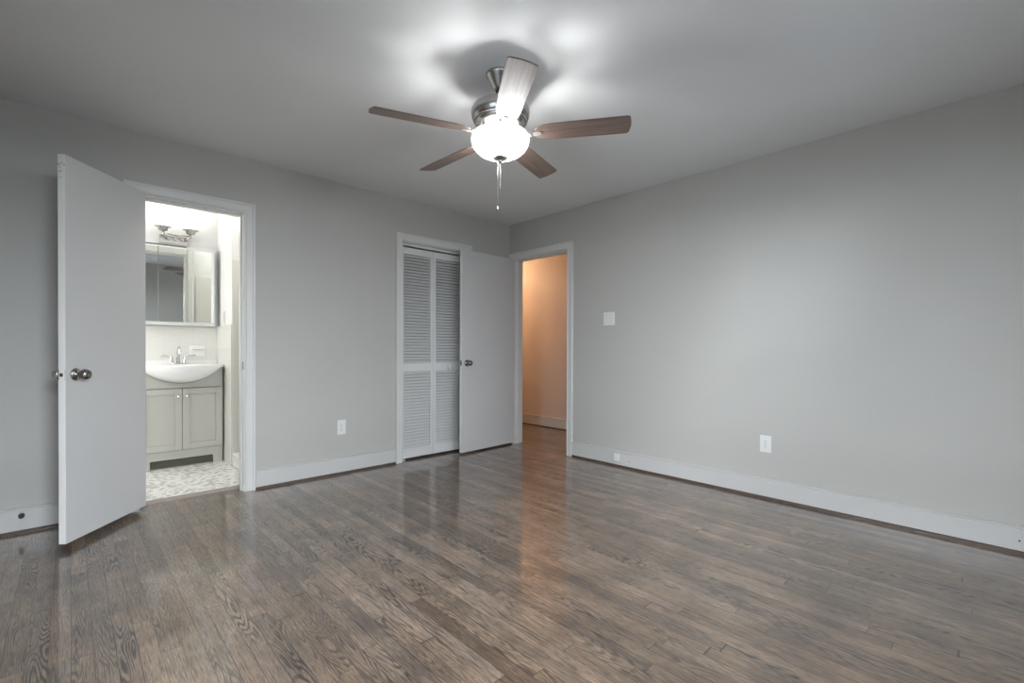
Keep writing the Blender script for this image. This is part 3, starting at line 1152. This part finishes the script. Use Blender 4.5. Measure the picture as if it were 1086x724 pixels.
# top surface with hollow
NR = 16
prev = [c_[0] for c_ in front]
for j in range(1, NR + 1):
    row = []
    for i, x in enumerate(xs_):
        q = bow(x)
        yf = VY - 0.020 - 0.110 * q ** 0.8
        y = yf + (BY - 0.010 - yf) * j / NR
        ex_, ey_ = (x - xc) / 0.235, (y - 4.965) / 0.125
        r_2 = ex_ * ex_ + ey_ * ey_
        dz = -0.085 * max(0.0, 1 - r_2) ** 0.5 if r_2 < 1 else 0.0
        row.append(b.v((x, y, ztop + dz)))
    for i in range(NS):
        b.f([prev[i], prev[i + 1], row[i + 1], row[i]], True)
    prev = row
back_lo = [b.v((x, BY - 0.010, VZ + 0.0005)) for x in xs_]
for i in range(NS):
    b.f([prev[i], prev[i + 1], back_lo[i + 1], back_lo[i]])
for e_ in (0, NS):
    b.f([c_ for c_ in front[e_]] + [back_lo[e_], prev[e_]])
b.box(sx0, sx1, BY - 0.024, BY - 0.0095, ztop - 0.004, 0.940)
b.build('basin', PORC, sink)
fc = (0.708, 5.135)
b = MB()
pts = [(fc[0] + 0.078 * math.copysign(abs(math.cos(a)) ** 0.5, math.cos(a)), fc[1] + 0.024 * math.copysign(abs(math.sin(a)) ** 0.8, math.sin(a))) for a in [2 * PI * k / 32 for k in range(32)]]
b.prism(pts, ztop - 0.001, ztop + 0.012)
fau = b.build('faucet', CHROME, sink, bevel=0.003, bseg=2)
b = MB()
path = [(fc[0], fc[1], ztop + 0.01), (fc[0], fc[1], ztop + 0.08)]
for k in range(1, 13):
    tt = PI * k / 12
    path.append((fc[0], fc[1] - 0.042 + 0.042 * math.cos(tt), ztop + 0.10 + 0.052 * math.sin(tt)))
path.append((fc[0], fc[1] - 0.086, ztop + 0.088))
b.tube(path, [0.016, 0.013] + [0.011] * 12 + [0.012], 16)
b.build('spout', CHROME, fau)
for s_ in (-1, 1):
    hx = fc[0] + s_ * 0.052
    b = MB()
    b.lathe([(0.023, 0.010), (0.021, 0.018), (0.013, 0.050), (0.012, 0.060), (0.015, 0.066), (0.014, 0.076), (0.006, 0.080)], (hx, fc[1], ztop), seg=20)
    b.tube([(hx, fc[1], ztop + 0.072), (hx + s_ * 0.03, fc[1] - 0.004, ztop + 0.080), (hx + s_ * 0.078, fc[1] - 0.012, ztop + 0.082)], [0.006, 0.0048, 0.0065], 10)
    b.build('faucet_handle', CHROME, fau)

# soap dish in the tile
sd = MB()
zz0, zz1, sx_0, sx_1 = 0.975, 1.078, 0.806, 0.925
yt = BY - 0.008
sd.box(sx_0, sx_1, yt - 0.007, yt + 0.0005, zz0, zz1)
sd.box(sx_0 + 0.012, sx_1 - 0.010, yt - 0.040, yt - 0.006, 1.040, 1.056)
sd.box(sx_0 + 0.016, sx_1 - 0.014, yt - 0.040, yt - 0.034, 1.056, 1.064)
tag(sd.build('soap_dish', PORC, origin=(0.865, yt, 1.03), bevel=0.004, bseg=3), 'cream ceramic soap dish set in the tile right of the faucet', 'soap dish')

# mirror cabinet
mc = thing('medicine_cabinet', (0.67, BY, 1.255), 'white wall cabinet with three mirror doors above the basin', 'mirror cabinet')
b = MB()
MY = 5.105
b.box(0.352, 0.990, MY, BY - 0.0005, 1.256, 1.968)
b.build('body', BATHP, mc, bevel=0.002, bseg=1)
cuts = [(0.356, 0.5555), (0.5585, 0.7650), (0.768, 0.974)]
TM = Matrix.Translation((0, MY, 1.275)) @ Matrix.Rotation(0.0098, 4, 'X') @ Matrix.Translation((0, -MY, -1.275))   # doors hang very slightly forward
for a0, a1 in cuts:
    b = MB(TM)
    b.box(a0, a1, MY - 0.014, MY - 0.0005, 1.275, 1.950)
    md = b.build('mirror_door', BATHP, mc, bevel=0.001, bseg=1)
    b = MB(TM)
    b.box(a0 + 0.001, a1 - 0.001, MY - 0.0175, MY - 0.0142, 1.284, 1.935)
    b.build('mirror', MIRROR, md)
b = MB()
b.box(0.352, 0.765, MY - 0.016, MY - 0.0002, 1.9560, 1.9615)  # dark strip standing in for the shadowed reveal over the mirror doors
tag(b.build('reveal_shadow', RUBBER, mc), 'thin dark strip painted as the shaded gap above the mirrors')

# vanity light
vl = thing('vanity_light', (0.685, BY, 2.03), 'brushed nickel vanity light bar with upturned shades above the mirror cabinet', 'wall light')
b = MB()
b.box(0.580, 0.795, BY - 0.018, BY - 0.0005, 1.990, 2.068)
b.build('backplate', NICKEL, vl, bevel=0.004, bseg=2)
b = MB()
ly = BY - 0.085
for (xx) in (0.600, 0.800):
    b.tube([(xx + (0.03 if xx < 0.7 else -0.03), BY - 0.015, 2.035), (xx + (0.02 if xx < 0.7 else -0.02), ly + 0.01, 2.045), (xx, ly, 2.062), (xx, ly, 2.095)], 0.009, 10)
b.tube([(0.60, ly, 2.068), (0.70, ly, 2.062), (0.80, ly, 2.068)], 0.006, 10)
for xx in (0.645, 0.695, 0.745):
    b.lathe([(0.012, -0.03), (0.014, 0.0)], (xx, BY - 0.015, 2.040), axis='y', seg=16)
b.build('arm', NICKEL, vl)
for xx in (0.597, 0.803):
    b = MB()
    b.lathe([(0.016, 0.0), (0.034, 0.006), (0.038, 0.030), (0.062, 0.036), (0.062, 0.040), (0.020, 0.041)], (xx, ly, 2.086), seg=32)
    cup = b.build('shade_holder', NICKEL, vl)
    b = MB()
    b.lathe([(0.030, 0.042), (0.034, 0.060), (0.048, 0.10), (0.060, 0.13), (0.0615, 0.135), (0.058, 0.132), (0.046, 0.10), (0.032, 0.06), (0.028, 0.044)], (xx, ly, 2.086), seg=32, caps=False)
    b.build('glass_shade', SHADE, cup, smooth=True)
    point('vanity_bulb_light', (xx, ly - 0.01, 2.27), 0.95, (1.0, 0.97, 0.92), 0.05)

for o in list(bpy.data.objects):
    if '_o' in o:
        del o['_o']
